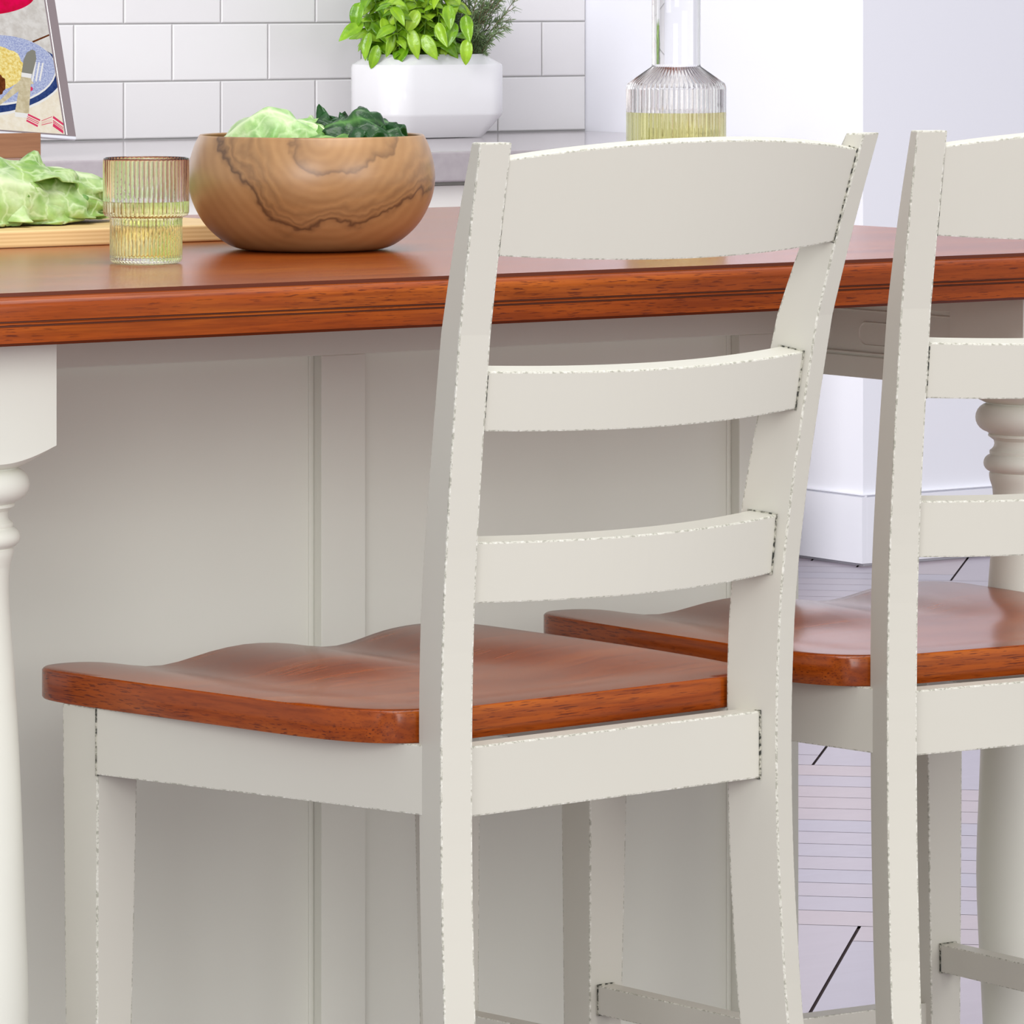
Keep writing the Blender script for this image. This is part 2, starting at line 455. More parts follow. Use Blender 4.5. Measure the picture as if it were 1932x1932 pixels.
def island_leg(xc, yc):
    bm = bmesh.new(); hw = 0.05; n = 64
    prof = [(0.030, 0.0), (0.033, 0.004), (0.034, 0.03), (0.036, 0.10), (0.041, 0.22), (0.0462, 0.33), (0.0462, 0.38), (0.0442, 0.43), (0.0405, 0.53), (0.0368, 0.60), (0.0330, 0.65),
            (0.0315, 0.675), (0.0318, 0.690), (0.0325, 0.698), (0.0345, 0.704), (0.0352, 0.7075), (0.0352, 0.7105), (0.0345, 0.7115)]
    prof = curve_pts(prof[:14], 3) + prof[14:]
    for k in range(0, 9):                      # lower bead
        a = -PI / 2 * 0.8 + PI * 0.8 * k / 8
        prof.append((0.0325 + 0.0078 * math.cos(a), 0.7195 + 0.0078 * math.sin(a)))
    prof += [(0.0345, 0.7275), (0.0350, 0.7290), (0.0348, 0.7305), (0.0330, 0.7318)]
    prof += [(0.0312, 0.7340), (0.0305, 0.7370), (0.0312, 0.7400), (0.0345, 0.7425), (0.0360, 0.7435), (0.0360, 0.7450), (0.0352, 0.7458)]
    for k in range(0, 11):                     # upper bead
        a = -PI / 2 * 0.85 + PI * 0.85 * k / 10
        prof.append((0.0345 + 0.0130 * math.cos(a), 0.7602 + 0.0130 * math.sin(a)))
    prof += [(0.0375, 0.7738), (0.0400, 0.7742)]
    rings = []
    for r_, z_ in prof:
        rings.append([(xc + r_ * math.cos(2 * PI * i / n), yc + r_ * math.sin(2 * PI * i / n), z_) for i in range(n)])
    # from round to square: the block's lower end is turned on a cone
    def sq(i, r_):
        a = 2 * PI * i / n
        ca, sa = math.cos(a), math.sin(a)
        k = min(hw / max(abs(ca), 1e-6), hw / max(abs(sa), 1e-6))
        return ca, sa, k
    ring = []
    for rr_ in (0.046, 0.0499):
        zz = 0.7742 + (rr_ - 0.040) / (0.0707 - 0.040) * 0.0150
        ring = [(xc + rr_ * math.cos(2 * PI * i / n), yc + rr_ * math.sin(2 * PI * i / n), zz) for i in range(n)]
        rings.append(ring)
    e1 = []
    for i in range(n):
        ca, sa, k = sq(i, 0)
        k = min(k, 0.0705)
        zz = 0.7742 + 0.0048 + (k - 0.0499) / 0.0207 * 0.0125
        e1.append((xc + k * ca, yc + k * sa, zz))
    rings.append(e1)
    rings.append([(p[0], p[1], 0.8739) for p in e1])
    add_loft(bm, rings)
    W2(bm_obj(bm, 'leg', M['island_paint'], isl, smooth=30))
island_leg(3.125, 3.59); island_leg(2.0405, 3.59)

# ================================================================== LADDER-BACK CHAIR
A_, Y0_, T_, D0_, RHO = 0.1403, -0.0031, 0.0251, 0.044, 0.3175
ZP = [0.0, 0.20, 0.342, 0.396, 0.478, 0.562, 0.630, 0.694, 0.779, 0.886, 0.9066, 0.968, 1.034]
BP = [0.054, 0.027, 0.0107, 0.0063, 0.0015, 0.0, 0.0014, 0.0055, 0.0165, 0.0345, 0.0393, 0.0560, 0.0760]
DP = [0.034, 0.040, 0.0432, 0.0437, 0.0437, 0.044, 0.0450, 0.0445, 0.0410, 0.0362, 0.0345, 0.0275, 0.0160]
PP = curve_pts(list(zip(ZP, BP, DP)), 4)
def post_sec(z_, side):
    X_ = [p[0] for p in PP]
    b_ = interp(z_, X_, [p[1] for p in PP]); d_ = interp(z_, X_, [p[2] for p in PP])
    out = Vector((math.cos(RHO), math.sin(RHO))); bk = Vector((math.sin(RHO), -math.cos(RHO)))
    IB = Vector((A_, Y0_)) + (D0_ + b_) * bk
    q = [IB, IB - d_ * bk, IB - d_ * bk + T_ * out, IB + T_ * out]
    return [(side * v_.x, v_.y, z_) for v_ in q]

def rail(e, name, z0, z1, lean, yb0, hx0, hx1, th, arch=0.0, emb=0.0082):
    """curved slat: back face passes yb0 at its ends at height z0; the slat lies in a plane that leans back."""
    bm = bmesh.new()
    Sg = 0.0262; nx, nz = 28, (6 if arch else 3)
    Lz = math.sqrt(1 + lean * lean)
    up = Vector((0, -lean, 1)) / Lz; nb = Vector((0, -1, -lean)) / Lz
    H_ = (z1 - z0)
    def pt(u, k, side):                      # side 0 = back face, 1 = front face
        hx = hx0 + (hx1 - hx0) * k
        x_ = u * hx
        sag = Sg * (1 - u * u)
        sl = 2 * Sg * u / hx
        nv = Vector((-sl, 1)); nv.normalize()
        hh = (H_ + arch * (1 - abs(u) ** 2.1) * k) if arch else H_
        p = Vector((x_, yb0, z0)) + nb * sag + up * (k * hh)
        # the slat's own upright part follows k, thickness follows the plan curve
        if arch: p = Vector((x_, yb0, z0)) + nb * sag + up * (k * H_ + (arch * (1 - abs(u) ** 2.1)) * k)
        if side: p += Vector((nv.x * th, 0, 0)) - nb * (nv.y * th)
        return p
    loop_k = [i / nz for i in range(nz + 1)]
    rings = []
    for i in range(nx + 1):
        u = -1 + 2 * i / nx
        ring = [pt(u, k, 0) for k in loop_k] + [pt(u, k, 1) for k in reversed(loop_k)]
        rings.append(ring)
    add_loft(bm, rings)
    o = bm_obj(bm, name, PM, e, 0.0013, 2, 1, angle=40)
    if True:
        # thin dark strip round the joint where the slat enters the posts
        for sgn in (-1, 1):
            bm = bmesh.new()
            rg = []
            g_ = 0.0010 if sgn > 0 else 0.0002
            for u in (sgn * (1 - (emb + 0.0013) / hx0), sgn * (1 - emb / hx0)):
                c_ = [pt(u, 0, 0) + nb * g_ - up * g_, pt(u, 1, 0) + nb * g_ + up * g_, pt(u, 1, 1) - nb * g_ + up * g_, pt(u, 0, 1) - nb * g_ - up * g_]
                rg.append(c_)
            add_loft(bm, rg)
            bm_obj(bm, 'joint_line', M['joint_dark'], o)
    return o

def seat_mesh():
    out = [(-0.12, 0.0), (-0.15, 0.004), (-0.178, 0.018), (-0.196, 0.045), (-0.2085, 0.095), (-0.2186, 0.185), (-0.2276, 0.273), (-0.2335, 0.345), (-0.2325, 0.378), (-0.224, 0.396),
           (-0.206, 0.4035), (-0.163, 0.404), (-0.085, 0.405), (0.0, 0.406), (0.085, 0.411), (0.15, 0.416), (0.183, 0.415), (0.201, 0.405), (0.2115, 0.385), (0.2140, 0.34), (0.2145, 0.25), (0.211, 0.15),
           (0.203, 0.07), (0.192, 0.03), (0.17, 0.008), (0.14, 0.0), (0.08, -0.001), (0.0, -0.001), (-0.08, 0.0)]
    P = [out[-1]] + out + [out[0], out[1]]
    pts = []
    for i in range(1, len(P) - 2):
        for k in range(5):
            t_ = k / 5
            pts.append(tuple(0.5 * ((2 * b_) + (-a_ + c_) * t_ + (2 * a_ - 5 * b_ + 4 * c_ - d_) * t_ ** 2 + (-a_ + 3 * b_ - 3 * c_ + d_) * t_ ** 3)
                             for a_, b_, c_, d_ in zip(P[i - 1], P[i], P[i + 1], P[i + 2])))
    cx_, cy_ = -0.008, 0.2
    def sm(a, b_, x): x = max(0, min(1, (x - a) / (b_ - a))); return x * x * (3 - 2 * x)
    def top(x, y):
        xs = x + 0.012
        side = math.exp(-((abs(xs) - 0.092) / 0.050) ** 2) * sm(0.10, 0.24, y)
        bowl = math.exp(-(xs / 0.135) ** 4 - ((y - 0.155) / 0.105) ** 4) * 0.85
        d = 1 - (1 - side) * (1 - bowl)
        return 0.6105 - 0.0105 * d
    bm = bmesh.new(); K = 22
    rings = []
    def scl(s, x, y): return (cx_ + (x - cx_) * s, cy_ + (y - cy_) * s)
    c0 = bm.verts.new((cx_, cy_, top(cx_, cy_)))
    for k in range(1, K + 1):
        s = (k / K) * 0.992
        rings.append([bm.verts.new((*scl(s, *p), top(*scl(s, *p)))) for p in pts])
    for dz, s in ((0.0006, 0.996), (0.0020, 1.0)):
        rings.append([bm.verts.new((*scl(s, *p), top(*p) - dz)) for p in pts])
    nt_ = len(rings)
    for z_, s in ((0.5880, 1.0), (0.5864, 0.996), (0.586, 0.99)):
        rings.append([bm.verts.new((*scl(s, *p), z_)) for p in pts])
    n = len(pts)
    for i in range(n): bm.faces.new((c0, rings[0][i], rings[0][(i + 1) % n]))
    for a, b_ in zip(rings, rings[1:]):
        for i in range(n): bm.faces.new((a[i], b_[i], b_[(i + 1) % n], a[(i + 1) % n]))
    bm.faces.new(list(reversed(rings[-1])))
    bmesh.ops.recalc_face_normals(bm, faces=bm.faces)
    me = bpy.data.meshes.new('seat'); bm.to_mesh(me); bm.free(); return me

def make_chair():
    e = empty('ladder_back_chair')
    for sd in (-1, 1):
        bm = bmesh.new()
        zs = [0.0005 + 1.0335 * i / 44 for i in range(45)]
        add_loft(bm, [post_sec(z_, sd) for z_ in zs])
        bm_obj(bm, 'back_post', PM, e, 0.0014, 2, 1, angle=35)
    rail(e, 'slat', 0.8215, 0.8665, 0.16, -0.0590, 0.1665, 0.1685, 0.0215)
    rail(e, 'slat', 0.6935, 0.7390, 0.10, -0.0385, 0.1605, 0.1615, 0.0245)
    rail(e, 'crest_rail', 0.9510, 1.0235, 0.27, -0.0905, 0.1735, 0.1805, 0.0105, arch=0.019, emb=0.0035)
    # seat
    s = link('seat', seat_mesh(), M['cherry_seat'], e, 35); s['label'] = 'saddle carved cherry stained wooden seat'
    # aprons
    bm = bmesh.new(); add_box(bm, -0.155, 0.158, -0.0314, -0.011, 0.5343, 0.5862)
    ap = bm_obj(bm, 'apron', PM, e, 0.0014, 2, 1)
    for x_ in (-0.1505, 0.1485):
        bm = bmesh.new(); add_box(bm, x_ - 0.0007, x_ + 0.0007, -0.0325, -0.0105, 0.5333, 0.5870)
        bm_obj(bm, 'joint_line', M['joint_dark'], ap)
    for p, q, r_, s_ in (((-0.2295, 0.318), (-0.1655, -0.006), (-0.2095, 0.321), (-0.1465, 0.0)), ((0.1640, 0.319), (0.1640, -0.006), (0.144, 0.319), (0.144, 0.0))):
        bm = bmesh.new(); q4 = [p, q, s_, r_]
        add_hexa(bm, [(x_, y_, 0.5343) for x_, y_ in q4], [(x_, y_, 0.5862) for x_, y_ in q4])
        ap = bm_obj(bm, 'apron', PM, e, 0.0012, 2, 1)
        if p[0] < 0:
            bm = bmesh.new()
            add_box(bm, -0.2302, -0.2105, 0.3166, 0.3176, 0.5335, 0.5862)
            bm_obj(bm, 'joint_line', M['joint_dark'], ap)
    bm = bmesh.new(); add_box(bm, -0.195, 0.132, 0.330, 0.350, 0.5343, 0.5862)
    bm_obj(bm, 'apron', PM, e, 0.0012, 2, 1)
    # front legs
    for top4, bot4 in ((((-0.2275, 0.3180), (-0.1880, 0.3180), (-0.1935, 0.3570), (-0.2330, 0.3570)), ((-0.2260, 0.322), (-0.2020, 0.322), (-0.2060, 0.350), (-0.2310, 0.350))),
                       (((0.1240, 0.3180), (0.1635, 0.3180), (0.1620, 0.3570), (0.1215, 0.3570)), ((0.1370, 0.322), (0.1620, 0.322), (0.1600, 0.350), (0.1340, 0.350)))):
        bm = bmesh.new(); rings = []
        for k in range(7):
            t_ = k / 6; rings.append([(a[0] + (b_[0] - a[0]) * t_ ** 1.2, a[1] + (b_[1] - a[1]) * t_, 0.5862 * (1 - t_) + 0.0005 * t_) for a, b_ in zip(top4, bot4)])
        add_loft(bm, rings)
        bm_obj(bm, 'front_leg', PM, e, 0.0013, 2, 1, angle=40)
    # stretchers: sides, back, and the lower foot rail in front
    def bar(p, q, hw_, z0, z1, gl=True):
        bm = bmesh.new()
        d = Vector((q[0] - p[0], q[1] - p[1])).normalized(); nrm = Vector((-d.y, d.x)) * hw_
        pts = [(p[0] - nrm.x, p[1] - nrm.y), (q[0] - nrm.x, q[1] - nrm.y), (q[0] + nrm.x, q[1] + nrm.y), (p[0] + nrm.x, p[1] + nrm.y)]
        add_hexa(bm, [(*a, z0) for a in pts], [(*a, z1) for a in pts])
        o_ = bm_obj(bm, 'stretcher', PM, e, 0.0010, 2, 1)
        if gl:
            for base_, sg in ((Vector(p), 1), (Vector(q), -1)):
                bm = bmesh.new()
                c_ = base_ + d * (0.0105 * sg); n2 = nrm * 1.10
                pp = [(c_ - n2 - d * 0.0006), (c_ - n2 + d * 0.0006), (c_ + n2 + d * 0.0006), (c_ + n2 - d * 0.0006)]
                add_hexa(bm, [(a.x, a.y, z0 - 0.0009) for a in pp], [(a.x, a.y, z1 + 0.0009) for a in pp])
                bm_obj(bm, 'joint_line', M['joint_dark'], o_)
        return o_
    bar((-0.2130, 0.3290), (-0.1700, -0.0230), 0.0085, 0.2785, 0.3030)
    bar((0.1470, 0.3290), (0.1650, -0.0230), 0.0085, 0.2785, 0.3030)
    bar((-0.205, 0.338), (0.140, 0.338), 0.0105, 0.2180, 0.2508, False)
    bar((-0.160, -0.036), (0.160, -0.036), 0.0085, 0.2180, 0.2420, False)
    return e
ch = make_chair()
ch.location = (2.3818, 3.2421, 0); ch.rotation_euler = (0, 0, 0.092679)
tag(ch, 'cream ladder-back chair with cherry seat, nearest the camera and fully in view', 'chair', 'ladder-back chairs at the island')
def copy_tree(o, parent=None):
    kids = list(o.children)
    c = o.copy(); C.objects.link(c); c.parent = parent
    for k in kids: copy_tree(k, c)
    return c
c2 = copy_tree(ch)
c2.location = (2.8533, 3.2674, 0); c2.rotation_euler = (0, 0, -0.0601)
tag(c2, 'cream ladder-back chair cut off by the right edge of the view, second along the island', 'chair', 'ladder-back chairs at the island')

# ================================================================== WOODEN SALAD BOWL
m, nt, b = mat('acacia_wood', lin(190, 142, 96), 0.36, 0.5, coat=0.35, coat_rough=0.3); t = NT(nt)
sep = t.n('ShaderNodeSeparateXYZ'); t.l(t.coords(), sep.inputs[0])
tc = t.coords()
wn = t.noise(tc, 14, 4, 0.55); wn2 = t.noise(tc, 40, 3, 0.6)
# dark figure: warped rings round a knot near the rim
dx = t.math('DIVIDE', t.math('SUBTRACT', sep.outputs[0], 0.026), 0.100)
dz = t.math('DIVIDE', t.math('SUBTRACT', sep.outputs[2], 0.098), 0.082)
rad = t.math('SQRT', t.math('ADD', t.math('MULTIPLY', dx, dx), t.math('MULTIPLY', dz, dz)))
rad = t.math('ADD', rad, t.math('MULTIPLY', t.math('SUBTRACT', wn, 0.5), 0.75))
rad = t.math('ADD', rad, t.math('MULTIPLY', t.math('SUBTRACT', wn2, 0.5), 0.10))
K_ = (0, 0, 0, 1); V_ = lambda x: (x, x, x, 1)
fig = t.ramp(t.math('MULTIPLY', rad, 0.6), [(0.10, K_), (0.20, V_(0.25)), (0.235, V_(0.7)), (0.25, V_(0.15)), (0.33, V_(0.05)), (0.40, V_(0.3)), (0.43, V_(0.1)), (0.47, V_(0.45)), (0.50, V_(0.15)), (0.52, V_(0.55)), (0.54, V_(0.2)), (0.562, V_(1.0)), (0.575, V_(0.3)), (0.60, K_)])
fb = t.n('ShaderNodeRGBToBW'); t.l(fig, fb.inputs[0])
wav = t.n('ShaderNodeTexWave', wave_type='RINGS', rings_direction='Y'); wav.inputs['Scale'].default_value = 38; wav.inputs['Distortion'].default_value = 3.5; wav.inputs['Detail'].default_value = 3
t.l(t.coords((1, 1, 1), loc=(-0.012, 0, -0.10)), wav.inputs['Vector'])
base = t.mix(t.noise(t.coords((1, 1, 2.4)), 11, 4, 0.6), lin(158, 116, 70), lin(190, 149, 102))
base = t.mix(t.math('MULTIPLY', wav.outputs['Fac'], 0.22), base, lin(144, 100, 58))
t.l(t.mix(t.math('MULTIPLY', fb.outputs[0], 0.85), base, lin(76, 52, 38)), b.inputs['Base Color'])
M['acacia'] = m
bowl_prof_o = curve_pts([(0.0, 0.0), (0.040, 0.0), (0.064, 0.0015), (0.080, 0.0095), (0.0945, 0.0235), (0.1045, 0.0420), (0.1085, 0.0600), (0.1075, 0.0760), (0.1035, 0.0905), (0.0992, 0.1000)], 5)
bowl_prof = [(max(r_, 0), z_) for r_, z_ in bowl_prof_o] + [(0.0982, 0.1012), (0.0965, 0.1008)] + [(max(0.0, r_ - 0.0045), z_ + 0.004) for r_, z_ in reversed(bowl_prof_o[:-3])]
bowl_prof[-1] = (0.0, bowl_prof[-1][1])
me = lathe_mesh('salad_bowl', bowl_prof, 96)
bowl = link('salad_bowl', me, M['acacia'], None, True)
bowl.location = (2.5594, 3.8953, TOP); bowl.rotation_euler = (0, 0, -R(PHI))
tag(bowl, 'round wooden salad bowl with dark swirling grain, holding salad leaves', 'bowl')

# ================================================================== LEAVES
def leaf_mat(name, dark, light, vein, rough=0.38, trans=0.15, net=0.0):
    m, nt, b = mat(name, light, rough, 0.5); t = NT(nt)
    a = t.n('ShaderNodeAttribute', attribute_name='vein')
    n_ = t.noise(t.coords(), 34, 4, 0.6)
    c_ = t.ramp(n_, [(0.3, dark), (0.7, light)])
    if net:
        vo = t.n('ShaderNodeTexVoronoi', feature='DISTANCE_TO_EDGE'); vo.inputs['Scale'].default_value = 46
        wv_ = t.n('ShaderNodeMix', data_type='VECTOR'); wv_.inputs[0].default_value = 0.02
        nn = t.n('ShaderNodeTexNoise'); nn.inputs['Scale'].default_value = 60; cc = t.coords(); t.l(cc, nn.inputs['Vector']); t.l(cc, wv_.inputs[4]); t.l(nn.outputs['Color'], wv_.inputs[5])
        t.l(wv_.outputs[1], vo.inputs['Vector'])
        ln_ = t.ramp(vo.outputs['Distance'], [(0.0, (1, 1, 1, 1)), (0.10, (0, 0, 0, 1))]); lb_ = t.n('ShaderNodeRGBToBW'); t.l(ln_, lb_.inputs[0])
        c_ = t.mix(t.math('MULTIPLY', lb_.outputs[0], net), c_, vein)
        pt_ = t.ramp(t.noise(t.coords(loc=(4, 2, 1)), 20, 3, 0.6), [(0.45, (0, 0, 0, 1)), (0.68, (1, 1, 1, 1))]); pb_ = t.n('ShaderNodeRGBToBW'); t.l(pt_, pb_.inputs[0])
        c_ = t.mix(t.math('MULTIPLY', pb_.outputs[0], 0.6), c_, vein)
    t.l(t.mix(a.outputs['Fac'], c_, vein), b.inputs['Base Color'])
    t.bump(t.noise(t.coords(), 90, 4), b, 0.5, 0.003)
    b.inputs['Subsurface Weight'].default_value = trans; b.inputs['Subsurface Radius'].default_value = (0.004, 0.006, 0.002); b.inputs['Subsurface Scale'].default_value = 0.5
    return m
M['lettuce'] = leaf_mat('lettuce_green', lin(96, 144, 52), lin(164, 196, 106), lin(214, 230, 184), 0.32, 0.15, 0.55)
M['lettuce_deep'] = leaf_mat('lettuce_deep_green', lin(44, 92, 30), lin(98, 152, 56), lin(150, 192, 110), 0.35, 0.15, 0.3)
M['kale'] = leaf_mat('dark_salad_green', lin(12, 42, 16), lin(34, 84, 34), lin(92, 140, 70), 0.3)
M['salad'] = leaf_mat('pale_salad_green', lin(104, 158, 74), lin(166, 204, 124), lin(216, 234, 186), 0.3, 0.15, 0.4)

def leaf_grid(fn, nu=44, nv=26, ribs=7, name='leaf', jag=0.0, seed=0.0):
    bm = bmesh.new(); lay = bm.verts.layers.float.new('vein')
    g_ = []
    for i in range(nu + 1):
        row = []
        u = i / nu
        for j in range(nv + 1):
            v_ = -1 + 2 * j / nv
            x_ = bm.verts.new(fn(u, v_))
            mid = math.exp(-(v_ / 0.07) ** 2)
            ph = (u * ribs - abs(v_) * 1.4) % 1.0
            sv = math.exp(-((ph - 0.5) / 0.06) ** 2) * (1 - abs(v_)) * 0.6
            x_[lay] = min(1, mid * 0.9 + sv)
            row.append(x_)
        g_.append(row)
    for i in range(nu):
        for j in range(nv): bm.faces.new((g_[i][j], g_[i + 1][j], g_[i + 1][j + 1], g_[i][j + 1]))
    bmesh.ops.remove_doubles(bm, verts=bm.verts, dist=0.00001)
    me = bpy.data.meshes.new(name); bm.to_mesh(me); bm.free(); return me

def thick(o, d=0.0007):
    md = o.modifiers.new('thickness', 'SOLIDIFY'); md.thickness = d; md.offset = 0
    return o

# lettuce head lying on the board
def lettuce():
    e = empty('lettuce', (2.36, 4.185, 0.9295))
    tag(e, 'crisp green lettuce head with ruffled leaves lying on the cutting board', 'lettuce')
    for k, (sc, th0, th1, ph, x1, mt, dz) in enumerate((
            (0.82, -70, 95, 4.0, 0.160, 'lettuce_deep', 0.000),
            (0.96, -55, 118, 1.3, 0.185, 'lettuce', 0.002),
            (1.00, -98, 60, 0.2, 0.172, 'lettuce', 0.000),
            (1.10, -108, -6, 2.6, 0.150, 'lettuce', -0.002),
            (1.06, 10, 100, 5.2, 0.105, 'lettuce_deep', 0.010),
            (1.16, -112, -55, 0.9, 0.07, 'lettuce', -0.001))):
        def fn(u, v_, sc=sc, th0=th0, th1=th1, ph=ph, x1=x1, dz=dz, k=k):
            th = R(th0 + (th1 - th0) * (v_ + 1) / 2)
            x_ = -0.20 + (x1 + 0.20) * u
            prof = (1 - max(0, (u - 0.45) / 0.57) ** 2.2) if u > 0.45 else 1
            prof = max(prof, 0.02) ** 0.65
            edge = abs(v_) ** 3
            ruf = edge * 0.010 * math.sin(u * 31 + ph * 3) + edge * 0.006 * math.sin(u * 63 + ph)
            ry, rz = 0.064 * sc * prof, 0.056 * sc * prof
            nz_ = noise.noise(Vector((x_ * 24, th * 1.6, ph))) * 0.0085 + noise.noise(Vector((x_ * 60, th * 3.5, ph + 4))) * 0.0035
            y_ = math.sin(th) * (ry + nz_ + ruf)
            z_ = math.cos(th) * (rz + nz_ + ruf * 0.8) * (1.0 if math.cos(th) > 0 else 0.35)
            z_ = z_ + 0.008 + dz
            if z_ < 0.0012: z_ = 0.0012 + abs(ruf) * 0.25
            tipj = 0.010 * math.sin(v_ * 17 + ph) * u ** 6
            return (x_ + ruf * 0.5 + tipj, y_, z_)
        o = link('leaf', leaf_grid(fn, 84, 44, 9, 'leaf'), M[mt], e, True); thick(o, 0.0009)
    return e
lettuce()

# salad leaves in the bowl
Rc = Matrix.Rotation(-R(PHI), 4, 'Z')
def bowl_leaf(name, label, cat, group, mt, cx_, cy_, z_, L_, W_, rz, arch, ruf, ph, tilt=0.0, jag=0.12):
    def fn(u, v_):
        w_ = W_ * (math.sin(PI * min(1, max(0, u)) ** 0.85) ** 0.6 if 0 < u < 1 else 0.0)
        w_ *= 1 + jag * math.sin(u * 34 + ph) * abs(v_)
        x_ = (u - 0.5) * L_
        y_ = v_ * w_
        zz = arch * (1 - (2 * u - 1) ** 2) - arch * 0.9 * v_ * v_
        zz += ruf * abs(v_) ** 1.5 * math.sin(u * 19 + ph) + ruf * 0.5 * math.sin(u * 37 + 2 * ph + 3 * v_) * abs(v_)
        zz += noise.noise(Vector((x_ * 40, y_ * 40, ph))) * ruf * 1.1
        return (x_ + ruf * 0.4 * math.sin(v_ * 9 + ph), y_, zz)
    o = link(name, leaf_grid(fn, 46, 26, 7, name), M[mt], None, True); thick(o, 0.0007)
    p = Rc @ Vector((cx_, cy_, 0))
    o.location = (bowl.location.x + p.x, bowl.location.y + p.y, TOP + z_)
    o.rotation_euler = (tilt, 0, -R(PHI) + rz)
    tag(o, label, cat, group); return o
G1 = 'salad leaves in the wooden bowl'
bowl_leaf('lettuce_leaf', 'broad pale green salad leaf at the left of the wooden bowl', 'leaf', G1, 'salad', -0.036, -0.010, 0.079, 0.112, 0.050, 0.12, 0.044, 0.0085, 4.4, 0.35)
bowl_leaf('lettuce_leaf', 'folded mid green salad leaf in the middle of the wooden bowl', 'leaf', G1, 'salad', -0.002, 0.005, 0.093, 0.062, 0.030, -0.5, 0.022, 0.006, 2.2, 0.5)
bowl_leaf('salad_leaf', 'dark green curly leaf standing highest in the wooden bowl', 'leaf', G1, 'kale', 0.016, 0.004, 0.100, 0.054, 0.020, 0.5, 0.012, 0.009, 0.4, 0.7, 0.4)
bowl_leaf('salad_leaf', 'wide dark green jagged leaf in the right half of the bowl', 'leaf', G1, 'kale', 0.040, -0.004, 0.096, 0.085, 0.034, -0.15, 0.020, 0.011, 3.3, 0.45, 0.45)
bowl_leaf('salad_leaf', 'dark green leaf ending nearest the right rim of the bowl', 'leaf', G1, 'kale', 0.056, 0.020, 0.097, 0.060, 0.030, 0.3, 0.016, 0.010, 5.1, 0.3, 0.45)
bowl_leaf('salad_leaf', 'bright edged green leaf lying low in front of the dark leaves', 'leaf', G1, 'lettuce_deep', 0.020, -0.028, 0.087, 0.090, 0.028, 0.05, 0.014, 0.006, 1.9, 0.5, 0.2)

# ================================================================== CUTTING BOARD
m, nt, b = mat('pale_pine', lin(232, 198, 140), 0.5); t = NT(nt)
wv = t.n('ShaderNodeTexWave', wave_type='BANDS', bands_direction='Z'); wv.inputs['Scale'].default_value = 90; wv.inputs['Distortion'].default_value = 2.0; wv.inputs['Detail'].default_value = 2
t.l(t.coords((0.06, 0.7, 1)), wv.inputs['Vector'])
t.l(t.mix(t.math('MULTIPLY', wv.outputs['Fac'], 0.5), lin(238, 206, 150), lin(208, 166, 104)), b.inputs['Base Color']); M['pine'] = m
bm = bmesh.new(); add_box(bm, -0.36, 0.36, 0, 0.30, 0, 0.0152)
bd = bm_obj(bm, 'cutting_board', M['pine'], None, 0.0022, 3); bd.location = (2.262, 4.067, TOP + 0.0002)
tag(bd, 'pale pine cutting board under the lettuce, behind the tumbler', 'cutting board')

# ================================================================== GLASSWARE
m, nt, b = mat('clear_glass', (1, 1, 1, 1), 0.0, 0.5, trans=1.0, ior=1.4); M['glass'] = m
m, nt, b = mat('white_wine', (0.93, 0.90, 0.52, 1), 0.0, 0.5, trans=1.0, ior=1.33)
nt.nodes.remove(b); t = NT(nt)
gl = t.n('ShaderNodeBsdfGlass'); gl.inputs['IOR'].default_value = 1.33; gl.inputs['Roughness'].default_value = 0.0; gl.inputs['Color'].default_value = (1, 1, 1, 1)
ab = t.n('ShaderNodeVolumeAbsorption'); ab.inputs['Color'].default_value = (0.93, 0.90, 0.18, 1); ab.inputs['Density'].default_value = 15
out = [x for x in nt.nodes if x.type == 'OUTPUT_MATERIAL'][0]
t.l(gl.outputs[0], out.inputs['Surface']); t.l(ab.outputs[0], out.inputs['Volume']); M['wine'] = m

def tumbler():
    e = empty('wine_tumbler', (2.3227, 3.787, TOP + 0.0003))
    tag(e, 'ribbed clear tumbler half full of white wine, left of the wooden bowl', 'glass')
    a = 0.0009
    o_ = [(0.0, 0.0), (0.026, 0.0), (0.0290, 0.0012, 0), (0.0300, 0.004, a), (0.0300, 0.030, a), (0.0300, 0.0365, a), (0.0305, 0.0385, a), (0.0345, 0.0400, a), (0.0356, 0.0425, a), (0.0357, 0.05, a), (0.0356, 0.086, a), (0.0354, 0.0876, 0.0003), (0.0349, 0.0882, 0)]
    i_ = [(0.0343, 0.0876, 0), (0.0341, 0.086), (0.0341, 0.05), (0.0340, 0.0435), (0.0332, 0.0415), (0.0296, 0.0398), (0.0285, 0.0370), (0.0284, 0.03), (0.0284, 0.0075), (0.0270, 0.0055), (0.0, 0.0050)]
    me = lathe_mesh('glass_body', o_ + i_, 336, 56)
    link('glass_body', me, M['glass'], e, 50)
    q = 0.0002
    L_ = [(0.0, 0.0048), (0.0270 + q, 0.0053), (0.0284 + q, 0.0073), (0.0284 + q, 0.030), (0.0285 + q, 0.0370), (0.0296 + q, 0.0396), (0.0332 + q, 0.0413), (0.0340 + q, 0.0433), (0.0341 + q, 0.0515), (0.0341 + q, 0.0519), (0.0, 0.0519)]
    link('wine', lathe_mesh('wine', L_, 168), M['wine'], e, 50)
tumbler()

